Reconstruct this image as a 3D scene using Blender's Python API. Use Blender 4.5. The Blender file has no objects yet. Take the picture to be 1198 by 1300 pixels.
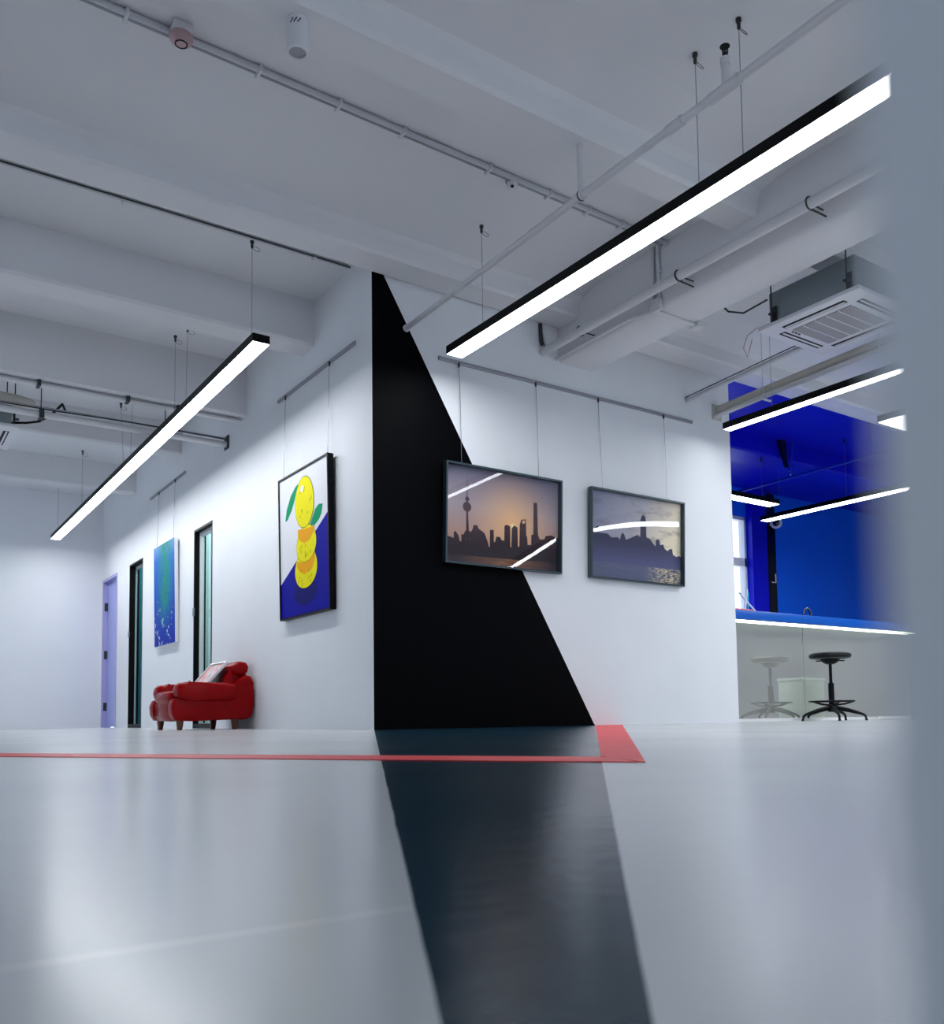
import bpy, bmesh, math, random
from mathutils import Vector, Matrix

random.seed(7)
SC = bpy.context.scene
COL = SC.collection
PI = math.pi

# ------------------------------------------------------------------ materials
def pm(name, col, rough=0.5, metal=0.0, spec=0.5, emis=None, est=0.0, coat=0.0):
    m = bpy.data.materials.new(name)
    m.use_nodes = True
    b = m.node_tree.nodes['Principled BSDF']
    b.inputs['Base Color'].default_value = (*col, 1)
    b.inputs['Roughness'].default_value = rough
    b.inputs['Metallic'].default_value = metal
    b.inputs['Specular IOR Level'].default_value = spec
    b.inputs['Coat Weight'].default_value = coat
    if emis:
        b.inputs['Emission Color'].default_value = (*emis, 1)
        b.inputs['Emission Strength'].default_value = est
    return m

def N(m, kind, **kw):
    n = m.node_tree.nodes.new(kind)
    for k, v in kw.items():
        setattr(n, k, v)
    return n

def LK(m, a, b):
    m.node_tree.links.new(a, b)

def BS(m):
    return m.node_tree.nodes['Principled BSDF']

def vmath(m, op, a, b=None, clamp=False):
    n = N(m, 'ShaderNodeMath', operation=op)
    n.use_clamp = clamp
    for i, s in enumerate((a, b)):
        if s is None:
            continue
        if isinstance(s, (int, float)):
            n.inputs[i].default_value = s
        else:
            LK(m, s, n.inputs[i])
    return n.outputs[0]

def mixc(m, fac, a, b):
    n = N(m, 'ShaderNodeMix', data_type='RGBA')
    if isinstance(fac, (int, float)):
        n.inputs[0].default_value = fac
    else:
        LK(m, fac, n.inputs[0])
    for i, s in ((6, a), (7, b)):
        if isinstance(s, tuple):
            n.inputs[i].default_value = (*s, 1)
        else:
            LK(m, s, n.inputs[i])
    return n.outputs[2]

def coords(m):
    t = N(m, 'ShaderNodeTexCoord')
    s = N(m, 'ShaderNodeSeparateXYZ')
    LK(m, t.outputs['Object'], s.inputs[0])
    return t.outputs['Object'], s.outputs[0], s.outputs[1], s.outputs[2]

def noise(m, vec, scale, detail=3, rough=0.5, stretch=None):
    if stretch:
        mp = N(m, 'ShaderNodeMapping')
        LK(m, vec, mp.inputs['Vector'])
        mp.inputs['Scale'].default_value = stretch
        vec = mp.outputs[0]
    n = N(m, 'ShaderNodeTexNoise')
    LK(m, vec, n.inputs['Vector'])
    n.inputs['Scale'].default_value = scale
    n.inputs['Detail'].default_value = detail
    n.inputs['Roughness'].default_value = rough
    return n.outputs[0]

def ramp(m, fac, stops):
    r = N(m, 'ShaderNodeValToRGB')
    while len(r.color_ramp.elements) < len(stops):
        r.color_ramp.elements.new(0.5)
    for e, (p, c) in zip(r.color_ramp.elements, stops):
        e.position = p
        e.color = (*c, 1)
    LK(m, fac, r.inputs[0])
    return r.outputs[0]

def bump(m, h, strength=0.2, dist=0.01):
    b = N(m, 'ShaderNodeBump')
    b.inputs['Strength'].default_value = strength
    b.inputs['Distance'].default_value = dist
    LK(m, h, b.inputs['Height'])
    LK(m, b.outputs[0], BS(m).inputs['Normal'])

WALLC = (0.80, 0.815, 0.85)
M = {}
def paint(name, col, rough=0.6):
    m = pm(name, col, rough, spec=0.3)
    v, x, y, z = coords(m)
    n = noise(m, v, 2.5, 4)
    LK(m, mixc(m, n, tuple(c * 0.965 for c in col), tuple(min(1, c * 1.03) for c in col)), BS(m).inputs['Base Color'])
    return m
M['wall'] = paint('white_wall_paint', WALLC)
M['ceil'] = paint('white_ceiling_paint', (0.74, 0.74, 0.765), 0.75)
M['blue'] = paint('blue_wall_paint', (0.002, 0.14, 0.88), 0.45)
M['deepblue'] = paint('ultramarine_paint', (0.002, 0.004, 0.58), 0.4)
M['bluepipe'] = pm('blue_painted_metal', (0.004, 0.03, 0.45), 0.35)
M['teal'] = paint('pale_teal_paint', (0.60, 0.68, 0.68), 0.5)
M['tealdeep'] = pm('deep_teal_panel', (0.0, 0.28, 0.33), 0.4)

# accent wall: white with the black slanted triangle painted on it
m = paint('white_wall_with_black_wedge', WALLC)
v, x, y, z = coords(m)
d = vmath(m, 'SUBTRACT', vmath(m, 'ADD', x, vmath(m, 'MULTIPLY', z, 0.5925)), 2.0)
mask = vmath(m, 'MULTIPLY', vmath(m, 'LESS_THAN', d, 0.0), vmath(m, 'LESS_THAN', y, 0.003))
old = BS(m).inputs['Base Color'].links[0].from_socket
LK(m, mixc(m, mask, old, (0.0008, 0.0009, 0.0018)), BS(m).inputs['Base Color'])
rr = N(m, 'ShaderNodeMix', data_type='FLOAT')
LK(m, mask, rr.inputs[0]); rr.inputs[2].default_value = 0.6; rr.inputs[3].default_value = 0.55
LK(m, rr.outputs[0], BS(m).inputs['Roughness'])
s_ = N(m, 'ShaderNodeMix', data_type='FLOAT'); LK(m, mask, s_.inputs[0]); s_.inputs[2].default_value = .3; s_.inputs[3].default_value = .04; LK(m, s_.outputs[0], BS(m).inputs['Specular IOR Level'])
M['wedge'] = m

# floor: glossy pale epoxy with the black triangle running on towards the corner of the room
m = pm('pale_epoxy_floor', (0.55, 0.58, 0.6), 0.25, spec=0.5)
v, x, y, z = coords(m)
n1 = noise(m, v, 0.9, 4)
base = mixc(m, n1, (0.52, 0.55, 0.555), (0.59, 0.605, 0.63))
# seams
sy = vmath(m, 'ABSOLUTE', vmath(m, 'ADD', y, vmath(m, 'ADD', 5.092, vmath(m, 'MULTIPLY', n1, 0.004))))
seam = vmath(m, 'LESS_THAN', sy, 0.0022)
base = mixc(m, vmath(m, 'MULTIPLY', vmath(m, 'MULTIPLY', seam, vmath(m, 'LESS_THAN', x, -2.6)), 0.4), base, (0.82, 0.82, 0.77))
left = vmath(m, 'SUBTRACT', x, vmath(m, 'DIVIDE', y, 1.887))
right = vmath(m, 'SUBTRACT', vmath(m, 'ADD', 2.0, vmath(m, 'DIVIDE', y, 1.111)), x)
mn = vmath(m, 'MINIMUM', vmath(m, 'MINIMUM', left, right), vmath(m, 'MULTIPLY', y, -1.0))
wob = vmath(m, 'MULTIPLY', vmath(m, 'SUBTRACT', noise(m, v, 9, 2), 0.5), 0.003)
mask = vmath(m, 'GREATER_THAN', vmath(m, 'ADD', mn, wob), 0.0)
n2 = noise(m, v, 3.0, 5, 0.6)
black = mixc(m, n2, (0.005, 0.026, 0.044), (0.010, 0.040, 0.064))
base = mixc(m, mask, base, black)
LK(m, base, BS(m).inputs['Base Color'])
rn = noise(m, v, 1.7, 3)
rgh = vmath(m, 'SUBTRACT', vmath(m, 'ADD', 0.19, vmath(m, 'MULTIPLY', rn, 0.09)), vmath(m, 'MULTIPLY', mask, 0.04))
LK(m, rgh, BS(m).inputs['Roughness'])
hb = vmath(m, 'MULTIPLY', noise(m, v, 34, 3), vmath(m, 'ADD', .7, vmath(m, 'MULTIPLY', mask, 1.6)))
bump(m, hb, 0.05, 0.004)
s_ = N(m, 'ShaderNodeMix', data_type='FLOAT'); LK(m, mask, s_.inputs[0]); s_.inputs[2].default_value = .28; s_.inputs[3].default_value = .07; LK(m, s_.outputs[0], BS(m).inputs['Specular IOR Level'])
M['floor'] = m

M['red_tape'] = pm('red_floor_paint', (0.62, 0.045, 0.05), 0.4, spec=.12)
_v, _x, _y, _z = coords(M['red_tape'])
LK(M['red_tape'], mixc(M['red_tape'], noise(M['red_tape'], _v, 5, 4), (0.72, 0.035, 0.045), (0.90, 0.075, 0.085)), BS(M['red_tape']).inputs['Base Color'])
M['lamp'] = pm('led_diffuser', (0.9, 0.9, 0.9), 0.4, emis=(0.93, 0.965, 1.0), est=22)
for _k, _e in (('lampL', 25), ('lampM', 13), ('lampB', 22), ('lampAdded', 11)):
    M[_k] = pm('led_diffuser_' + _k, (0.9, 0.9, 0.9), 0.4, emis=(0.93, 0.965, 1.0), est=_e)
M['strip'] = pm('led_strip_glow', (0.9, 0.9, 0.9), 0.4, emis=(0.92, 1.0, 0.75), est=7)
M['black'] = pm('black_powder_coat', (0.003, 0.003, 0.0035), 0.45, spec=.12)
M['blackfab'] = pm('black_vinyl', (0.003, 0.006, 0.006), 0.45, spec=.2)
M['steel'] = pm('brushed_steel_wire', (0.35, 0.36, 0.39), 0.35, 0.9)
M['rail'] = pm('grey_aluminium', (0.36, 0.36, 0.40), 0.4, 0.4)
M['pipe'] = pm('white_painted_pipe', (0.66, 0.66, 0.68), 0.42)
M['pvc'] = pm('grey_white_conduit', (0.56, 0.57, 0.61), 0.4)
M['dark'] = pm('dark_clamp_metal', (0.03, 0.034, 0.038), 0.45, 0.3)
M['galv'] = pm('galvanised_sheet', (0.25, 0.29, 0.31), 0.45, 0.6)
M['acwhite'] = pm('white_appliance_plastic', (0.70, 0.70, 0.74), 0.35)
M['slot'] = pm('black_slot', (0.004, 0.004, 0.004), 0.7)
M['grille'] = pm('grey_louvre_grille', (0.34, 0.32, 0.34), 0.6)
m = M['grille']; v, x, y, z = coords(m)
w = N(m, 'ShaderNodeTexWave', wave_type='BANDS', bands_direction='X'); LK(m, v, w.inputs['Vector']); w.inputs['Scale'].default_value = 14
LK(m, mixc(m, w.outputs[1], (0.16, 0.145, 0.16), (0.5, 0.48, 0.5)), BS(m).inputs['Base Color'])
M['pink'] = pm('pale_pink_plastic', (0.50, 0.33, 0.34), 0.5)
M['frameblack'] = pm('black_picture_frame', (0.003, 0.003, 0.004), 0.4, spec=.12)
M['framegrey'] = pm('slate_grey_metal_frame', (0.045, 0.075, 0.09), 0.3, 0.5)
M['framewhite'] = pm('white_frame', (0.72, 0.73, 0.75), 0.4)
M['lav'] = pm('lavender_door_paint', (0.36, 0.40, 0.78), 0.35)
M['lavdark'] = pm('lavender_jamb_paint', (0.40, 0.38, 0.68), 0.4)
M['leather'] = pm('red_leather', (0.30, 0.004, 0.008), 0.27, spec=0.11)
m = M['leather']; v, x, y, z = coords(m)
nn = noise(m, v, 14, 4)
LK(m, mixc(m, nn, (0.20, 0.0005, 0.0015), (0.34, 0.001, 0.003)), BS(m).inputs['Base Color'])
bump(m, vmath(m, 'ADD', noise(m, v, 60, 2), vmath(m, 'MULTIPLY', nn, 2.0)), 0.12, 0.005)
M['wood'] = pm('reddish_brown_wood', (0.16, 0.045, 0.018), 0.4)
m = M['wood']; v, x, y, z = coords(m)
LK(m, mixc(m, noise(m, v, 30, 3, stretch=(1, 1, 0.15)), (0.11, 0.028, 0.010), (0.23, 0.075, 0.03)), BS(m).inputs['Base Color'])
M['panel'] = pm('glossy_pale_grey_panel', (0.88, 0.89, 0.82), 0.03, 0.74)
M['worktop'] = pm('blue_worktop', (0.004, 0.10, 0.50), 0.3)
M['skirt'] = pm('white_skirting', (0.78, 0.78, 0.78), 0.4)
M['cyan'] = pm('cyan_card', (0.0, 0.36, 0.62), 0.5)
M['redbook'] = pm('orange_red_cover', (0.75, 0.09, 0.02), 0.5)
M['cratec'] = pm('grey_green_plastic', (0.36, 0.42, 0.37), 0.5)
M['glassdark'] = pm('dark_lens', (0.003, 0.003, 0.01), 0.1)
M['beige'] = pm('beige_insulation', (0.55, 0.53, 0.47), 0.7)
M['chrome'] = pm('chrome', (0.7, 0.7, 0.72), 0.15, 1.0)

def glass(name, tint, ior=1.5, gl=1.0):
    m = bpy.data.materials.new(name); m.use_nodes = True
    nt = m.node_tree; nt.nodes.clear()
    out = N(m, 'ShaderNodeOutputMaterial'); mx = N(m, 'ShaderNodeMixShader')
    fr = N(m, 'ShaderNodeFresnel'); fr.inputs[0].default_value = ior
    tr = N(m, 'ShaderNodeBsdfTransparent'); tr.inputs[0].default_value = (*tint, 1)
    g = N(m, 'ShaderNodeBsdfGlossy'); g.inputs['Roughness'].default_value = 0.012; g.inputs[0].default_value = (gl, gl, gl, 1)
    gm_ = N(m, 'ShaderNodeNewGeometry')
    LK(m, vmath(m, 'MULTIPLY', fr.outputs[0], vmath(m, 'SUBTRACT', 1.0, gm_.outputs['Backfacing'])), mx.inputs[0]); LK(m, tr.outputs[0], mx.inputs[1]); LK(m, g.outputs[0], mx.inputs[2])
    LK(m, mx.outputs[0], out.inputs[0])
    return m
M['acrylic'] = glass('clear_acrylic', (0.97, 0.97, 0.98), 1.5)
M['tealglass'] = glass('teal_tinted_glass', (0.74, 0.87, 0.86), 1.5)

# ------------------------------------------------------------------ geometry helpers
class MB:
    def __init__(s):
        s.bm = bmesh.new(); s.mi = 0
    def _faces(s, fs):
        for f in fs:
            f.material_index = s.mi
    def box(s, a, b, bev=0.0, seg=2, rot=None):
        x0, y0, z0 = a; x1, y1, z1 = b
        r = bmesh.ops.create_cube(s.bm, size=1.0)
        vs = r['verts']
        mt = Matrix.Translation(((x0 + x1) / 2, (y0 + y1) / 2, (z0 + z1) / 2)) @ (rot or Matrix()) @ Matrix.Diagonal((abs(x1 - x0), abs(y1 - y0), abs(z1 - z0), 1))
        bmesh.ops.transform(s.bm, matrix=mt, verts=vs)
        fs = set(f for v_ in vs for f in v_.link_faces)
        s._faces(fs)
        if bev > 0:
            es = list(set(e for v_ in vs for e in v_.link_edges))
            r2 = bmesh.ops.bevel(s.bm, geom=es, offset=bev, segments=seg, profile=0.5, affect='EDGES', clamp_overlap=True)
            s._faces(r2['faces'])
        return s
    def tube(s, pts, r, seg=10, closed=False):
        pts = [Vector(p) for p in pts]
        n = len(pts); rings = []
        prev = None
        for i, p in enumerate(pts):
            if closed:
                t = (pts[(i + 1) % n] - pts[i - 1]).normalized()
            elif i == 0:
                t = (pts[1] - p).normalized()
            elif i == n - 1:
                t = (p - pts[-2]).normalized()
            else:
                t = ((pts[i + 1] - p).normalized() + (p - pts[i - 1]).normalized()).normalized()
            ref = prev if prev is not None else (Vector((0, 0, 1)) if abs(t.z) < 0.9 else Vector((1, 0, 0)))
            u = (ref - t * ref.dot(t)).normalized(); w = t.cross(u); prev = u
            rr = r[i] if isinstance(r, (list, tuple)) else r
            rings.append([s.bm.verts.new(p + (u * math.cos(2 * PI * k / seg) + w * math.sin(2 * PI * k / seg)) * rr) for k in range(seg)])
        fs = []
        m_ = n if closed else n - 1
        for i in range(m_):
            a, b = rings[i], rings[(i + 1) % n]
            for k in range(seg):
                fs.append(s.bm.faces.new((a[k], a[(k + 1) % seg], b[(k + 1) % seg], b[k])))
        if not closed:
            fs.append(s.bm.faces.new(rings[0][::-1])); fs.append(s.bm.faces.new(rings[-1]))
        s._faces(fs)
        return s
    def lathe(s, c, prof, seg=24, mat=None):
        c = Vector(c); mat = mat or Matrix()
        rings = []
        for (r, z) in prof:
            if r < 1e-6:
                rings.append([s.bm.verts.new(c + mat @ Vector((0, 0, z)))])
            else:
                rings.append([s.bm.verts.new(c + mat @ Vector((r * math.cos(2 * PI * k / seg), r * math.sin(2 * PI * k / seg), z))) for k in range(seg)])
        fs = []
        for a, b in zip(rings, rings[1:]):
            for k in range(seg):
                va = [a[k % len(a)], a[(k + 1) % seg % len(a)]] if len(a) > 1 else [a[0]]
                vb = [b[(k + 1) % seg], b[k]] if len(b) > 1 else [b[0]]
                if len(va) + len(vb) > 2:
                    fs.append(s.bm.faces.new(va + vb))
        if len(rings[0]) > 1: fs.append(s.bm.faces.new(rings[0][::-1]))
        if len(rings[-1]) > 1: fs.append(s.bm.faces.new(rings[-1]))
        s._faces(fs)
        return s
    def prism(s, pts, vec, bev=0.0, seg=3):
        """closed polygon of 3-D points swept along vec"""
        vec = Vector(vec)
        a = [s.bm.verts.new(Vector(p)) for p in pts]
        b = [s.bm.verts.new(Vector(p) + vec) for p in pts]
        n = len(a)
        fs = [s.bm.faces.new(a[::-1]), s.bm.faces.new(b)]
        for k in range(n):
            fs.append(s.bm.faces.new((a[k], a[(k + 1) % n], b[(k + 1) % n], b[k])))
        s._faces(fs)
        if bev > 0:
            es = list(set(e for f in fs[:2] for e in f.edges))
            r2 = bmesh.ops.bevel(s.bm, geom=es, offset=bev, segments=seg, profile=0.5, affect='EDGES', clamp_overlap=True)
            s._faces(r2['faces'])
        return s
    def face(s, pts):
        f = s.bm.faces.new([s.bm.verts.new(Vector(p)) for p in pts])
        s._faces([f]); return s
    def build(s, name, mats, parent=None, off=(0, 0, 0), sharp=35, loc=None, subsurf=0):
        """off is subtracted from the mesh (world-built parts under an Empty at off)"""
        bm = s.bm
        if any(off):
            bmesh.ops.translate(bm, vec=-Vector(off), verts=bm.verts[:])
        bmesh.ops.recalc_face_normals(bm, faces=bm.faces[:])
        for f in bm.faces: f.smooth = True
        for e in bm.edges:
            if len(e.link_faces) == 2 and e.calc_face_angle(0) > math.radians(sharp):
                e.smooth = False
        me = bpy.data.meshes.new(name); bm.to_mesh(me); bm.free()
        for mt in (mats if isinstance(mats, (list, tuple)) else [mats]):
            me.materials.append(M[mt] if isinstance(mt, str) else mt)
        o = bpy.data.objects.new(name, me); COL.objects.link(o)
        if parent: o.parent = parent
        elif any(off): o.location = off
        if subsurf:
            md = o.modifiers.new('soft', 'SUBSURF'); md.levels = subsurf; md.render_levels = subsurf
        return o

def tag(o, label, cat, group=None):
    o['label'] = label; o['category'] = cat
    if group: o['group'] = group
    return o

def thing(name, label, cat, loc=(0, 0, 0), group=None, mat=None):
    o = bpy.data.objects.new(name, None); COL.objects.link(o)
    o.empty_display_size = 0.1
    if mat is not None: o.matrix_world = mat
    else: o.location = loc
    return tag(o, label, cat, group)

def struct(o):
    o['kind'] = 'structure'; return o

def dup(root, delta, label=None, group=None):
    r = root.copy(); COL.objects.link(r); r.location = Vector(root.location) + Vector(delta)
    if label: r['label'] = label
    if group: r['group'] = group
    for ch in list(root.children):
        c = ch.copy(); COL.objects.link(c); c.parent = r
        for g in ch.children:
            e = g.copy(); COL.objects.link(e); e.parent = c
    return r

# ------------------------------------------------------------------ the setting
H = 3.39          # slab underside
BB = 3.2          # beam underside
X0, X1, Y0, Y1 = -7.0, 15.0, -10.0, 8.42
WE = 3.767        # end of the accent wall
b = MB().box((X0 - .15, Y0 - .15, -.12), (3.9, Y1 + .15, 0)).box((3.9, Y0 - .15, -.12), (X1 + .15, 3.12, 0)); struct(b.build('floor', 'floor'))
b = MB().box((X0 - .15, Y0 - .15, H), (3.9, Y1 + .15, H + .15)).box((3.9, Y0 - .15, H), (X1 + .15, 3.12, H + .15)); struct(b.build('ceiling', 'ceil'))
struct(MB().box((0, 0, 0), (WE, .12, H)).build('wall_front', 'wedge'))
# left wall with two glazed slots and a door opening
W2 = (3.43, 4.02, 2.10); W1 = (6.13, 6.79, 2.14); DR = (7.50, 8.31, 2.11)
b = MB()
ys = [.12, W2[0], W2[1], W1[0], W1[1], DR[0], DR[1], Y1]
for k in range(0, 8, 2):
    b.box((0, ys[k], 0), (.12, ys[k + 1], H))
for (a, c, t) in (W2, W1, DR):
    b.box((0, a, t), (.12, c, H))
struct(b.build('wall_left', 'wall'))
struct(MB().box((X0 - .15, Y1, 0), (0.12, Y1 + .15, H)).build('wall_far', 'wall'))
# side and back walls, back windows for daylight, west openings added for more light
b = MB()
wy = [(-5.6, -4.6), (1.6, 4.2), (5.2, 7.8)]  # west openings, added to brighten the pier and the far left ceiling
b.box((X0 - .15, Y0, 0), (X0, Y1, .8)).box((X0 - .15, Y0, 2.9), (X0, Y1, H))
last = Y0
for a, c in wy + [(Y1, Y1)]:
    if a > last: b.box((X0 - .15, last, .8), (X0, a, 2.9))
    last = c
struct(b.build('wall_west', 'wall'))
b = MB()
b.box((X0, Y0 - .15, 0), (X1, Y0, .8)).box((X0, Y0 - .15, 3.0), (X1, Y0, H))
last = X0
for a, c in [(-5.6, -3.6), (-2.4, -.4), (.8, 2.8), (4.0, 6.0), (X1, X1)]:
    if a > last: b.box((last, Y0 - .15, .8), (a, Y0, 3.0))
    last = c
struct(b.build('wall_back', 'wall'))
struct(MB().box((X1, Y0, 0), (X1 + .15, 3.0, H)).build('wall_east', 'wall'))
# blue bay behind the bar
WB = (7.15, 7.745, 1.35, 2.95)
b = MB()
b.box((WE, 3.0, 0), (WB[0], 3.12, H)).box((WB[1], 3.0, 0), (X1, 3.12, H))
b.box((WB[0], 3.0, 0), (WB[1], 3.12, WB[2])).box((WB[0], 3.0, WB[3]), (WB[1], 3.12, H))
struct(b.build('wall_blue', 'blue'))
struct(MB().box((WE - .12, .12, 0), (WE - .006, 3.12, H)).box((WE - .006, .125, 0), (WE, 3.0, H)).build('wall_end', 'deepblue'))
struct(MB().box((WE, .02, H - .012), (X1, 3.0, H - .001)).build('ceiling_blue', 'deepblue'))
# inner room behind the glazed slots
b = MB()
b.box((.9, .12, 0), (1.0, Y1, H)).box((.12, 2.6, 0), (.9, 2.7, H)).box((.12, 5.3, 0), (.9, 5.4, H)).box((.12, 7.3, 0), (.9, 7.4, H))
struct(b.build('wall_inner', 'teal'))
struct(MB().box((.12, 7.24, .03), (.30, 7.299, 2.6)).build('trim_1', 'tealdeep'))

def beam(y0, y1, z, x0, x1, mat='ceil', haunch=True, hx=.36):
    """concrete downstand along x; its camera-side foot is coved into the slab"""
    b = MB()
    prof = [(y1, H), (y1, z + .03), (y1 - .03, z), (y0 + .02, z), (y0, z + .02)]
    if haunch: prof += [(y0 - .01, z + .115), (y0 - .045, z + .15), (y0 - .15, z + .175), (y0 - hx, H)]
    else: prof += [(y0, H)]
    b.prism([(x0, y, zz) for y, zz in prof], (x1 - x0, 0, 0))
    return struct(b.build('ceiling_beam', mat, sharp=28))
beam(-1.96, -1.72, BB, X0, X1)
beam(-.27, -.002, BB, X0, X1)
beam(-3.75, -3.5, BB, X0, X1)
beam(-5.6, -5.35, BB, X0, X1)
beam(.965, 1.24, 3.025, X0, 0, haunch=False)
beam(2.46, 2.70, 2.885, X0, 0, haunch=False)
beam(4.50, 4.72, 3.05, X0, 0, haunch=False)
beam(6.50, 6.74, 3.05, X0, 0, haunch=False)
struct(MB().prism([(1.69, 0, H), (1.69, 0, 2.96), (1.72, 0, 2.93), (2.06, 0, 2.93), (2.09, 0, 2.96), (2.09, 0, H)], (0, Y0, 0)).build('ceiling_girder', 'ceil', sharp=50))
beam(1.27, 1.68, 3.16, WE, X1, 'deepblue', haunch=False)
# wall end the camera peeks past: a white pier right beside the lens
C = Vector((-2.884, -5.407, 0.075))
struct(MB().box((C.x + .0356, C.y - .34, 0), (C.x + .2, C.y + .0211, H)).build('wall_right', 'wall'))
# blue pilaster beside the window of the bay
struct(MB().box((7.757, 2.90, 0), (8.096, 3.0, H)).build('trim_2', 'deepblue'))
# skirting
struct(MB().box((.0, -.006, 0), (WE, 0, .012)).build('baseboard_front', 'wedge'))

# window in the blue bay
win = struct(MB().box((WB[0], 3.0, WB[2]), (WB[0] + .04, 3.1, WB[3])).box((WB[1] - .04, 3.0, WB[2]), (WB[1], 3.1, WB[3])).box((WB[0], 3.0, 2.22), (WB[1], 3.1, 2.34)).box((WB[0], 3.0, WB[2]), (WB[1], 3.1, WB[2] + .05)).box((WB[0], 3.0, WB[3] - .05), (WB[1], 3.1, WB[3])).build('window_3', 'framewhite'))
MB().box((WB[0] + .04, 3.05, WB[2] + .05), (WB[1] - .04, 3.056, WB[3] - .05)).build('pane', 'acrylic', win)
# glazed slots in the left wall
for nm, (a, c, t) in (('window_1', W1), ('window_2', W2)):
    b = MB(); f = .022
    b.box((-.003, a - .004, 0), (.118, a + f, t)).box((-.004, c - f, 0), (.118, c + .002, t)).box((-.004, a + f, t - f), (.118, c - f, t)).box((-.004, a + f, .0), (.118, c - f, .05))
    w = struct(b.build(nm, 'black'))
    MB().box((.072, a + f, .05), (.084, c - f, t - f)).build('pane', 'tealglass', w)
    iw = .03 if nm == 'window_2' else .008
    ix = .05 if nm == 'window_2' else .069
    MB().box((ix, c - f - iw, .05), (.09, c - f, t - f)).box((ix, a + f, t - f - .04), (.09, c - f - iw, t - f)).build('inner_frame', 'framewhite' if nm == 'window_2' else 'pvc', w)
    MB().box((-.02, c - f - .02, 1.18), (-.004, c - f + .02, 1.27), .004).build('latch', 'steel', w)
# lavender door
a, c, t = DR
b = MB().box((-.012, a - .03, 0), (.11, a + .006, t + .03)).box((-.012, c - .006, 0), (.11, c + .03, t + .03)).box((-.012, a + .006, t - .006), (.11, c - .006, t + .03))
dr = struct(b.build('door_1', 'lavdark'))
leaf = MB().box((.055, a + .009, .012), (.10, c - .022, t - .022)).build('door_leaf', 'lav', dr)
for zz in (.30, 1.05, 1.75):
    MB().box((.010, c - .012, zz - .06), (.05, c - .004, zz + .06)).tube([(.046, c - .02, zz - .06), (.046, c - .02, zz + .06)], .011).build('hinge', 'dark', dr)

# ------------------------------------------------------------------ linear lamps
def lamp(label, x0, x1, y0, y1, z=2.6, h=.058, cables=(), dm='lamp'):
    r = thing('linear_lamp', label, 'ceiling light', ((x0 + x1) / 2, (y0 + y1) / 2, z), 'hanging linear lamps')
    off = r.location.copy()
    w = .003
    b = MB().box((x0, y0, z + .012), (x1, y1, z + h))
    b.box((x0, y0, z), (x0 + w, y1, z + .012)).box((x1 - w, y0, z), (x1, y1, z + .012)).box((x0 + w, y0, z), (x1 - w, y0 + w, z + .012)).box((x0 + w, y1 - w, z), (x1 - w, y1, z + .012))
    b.build('housing', 'black', r, off)
    MB().box((x0 + w, y0 + w, z + .001), (x1 - w, y1 - w, z + .010)).build('diffuser', dm, r, off)
    for (cx, cy, tx, ty) in cables:
        top = H if not (isinstance(ty, tuple)) else ty[1]
        tyy = ty if not isinstance(ty, tuple) else ty[0]
        c = MB().tube([(cx, cy, z + h), (tx, tyy, top - .01)], .0022, 6).build('suspension_cable', 'steel', r, off)
        g = MB().lathe((tx, tyy, top - .055), [(.004, 0), (.009, .006), (.009, .035), (.014, .04), (.014, .0555)], 12)
        pts = [(tx + .03 + .028 * math.cos(q), tyy + .012 * math.sin(q), top - .05 + .022 * math.sin(q)) for q in [k * 2 * PI / 14 for k in range(14)]]
        g.tube(pts, .0016, 5, closed=True)
        g.build('cable_gripper', 'dark', c, off)
    return r
xL = -.735
lamp('long black linear lamp hanging along the white wall with the lemon painting', -.795, -.675, .19, 7.88, dm='lampL', cables=[(xL, .37, xL, .37), (xL, 2.2, xL, 2.2), (xL + .02, 1.95, xL + .03, 1.95), (xL, 4.0, xL, 4.15), (xL + .02, 3.8, xL + .03, 3.8), (xL, 6.1, xL, 6.1), (xL, 7.7, xL, 7.7)])
xR = .487
lamp('large black linear lamp hanging nearest the viewer, in front of the black wedge wall', .412, .545, -5.4, -.315, cables=[(xR, -.655, xR, -.655), (xR, -2.53, xR, -2.53), (xR, -2.80, xR, -2.80), (xR, -4.6, xR, -4.6)])
lamp('linear lamp hanging below the cassette air conditioner, before the blue bay', 3.37, 3.47, -9.5, -.25, dm='lampM', cables=[(3.42, -.735, 3.42, -.735), (3.42, -2.6, 3.42, -2.6), (3.42, -5, 3.42, -5)])
lamp('far linear lamp running above the blue counter, over the small white camera', 6.78, 6.93, -9.0, 2.0, dm='lampB', cables=[(6.85, 1.75, 6.85, 1.75), (6.85, .8, 6.85, .8), (6.85, -3, 6.85, -3)])
lamp('short linear lamp inside the blue bay, end pointing right above the window', 4.2, 6.22, 1.28, 1.44, cables=[(6.0, 1.36, 6.0, (1.36, 3.16)), (4.5, 1.36, 4.5, (1.36, 3.16))])
lamp('small wedge of white lamp beside the blurred pier, above the blue bay', 4.38, 5.6, -1.75, -1.1, dm='lampM', cables=[(4.6, -1.4, 4.6, -1.4), (5.4, -1.4, 5.4, -1.4)])
lamp('added lamp brightening the room behind the teal glass slot by the armchair', .40, .75, 2.9, 5.1, z=2.9, dm='lampAdded')  # added lamp, lights the inner room seen through the slot
lamp('added lamp brightening the room behind the teal glass slot by the door', .25, .5, 5.6, 7.1, z=2.9, dm='lampAdded')  # second added lamp, brightens the inner room nearer the door

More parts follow.
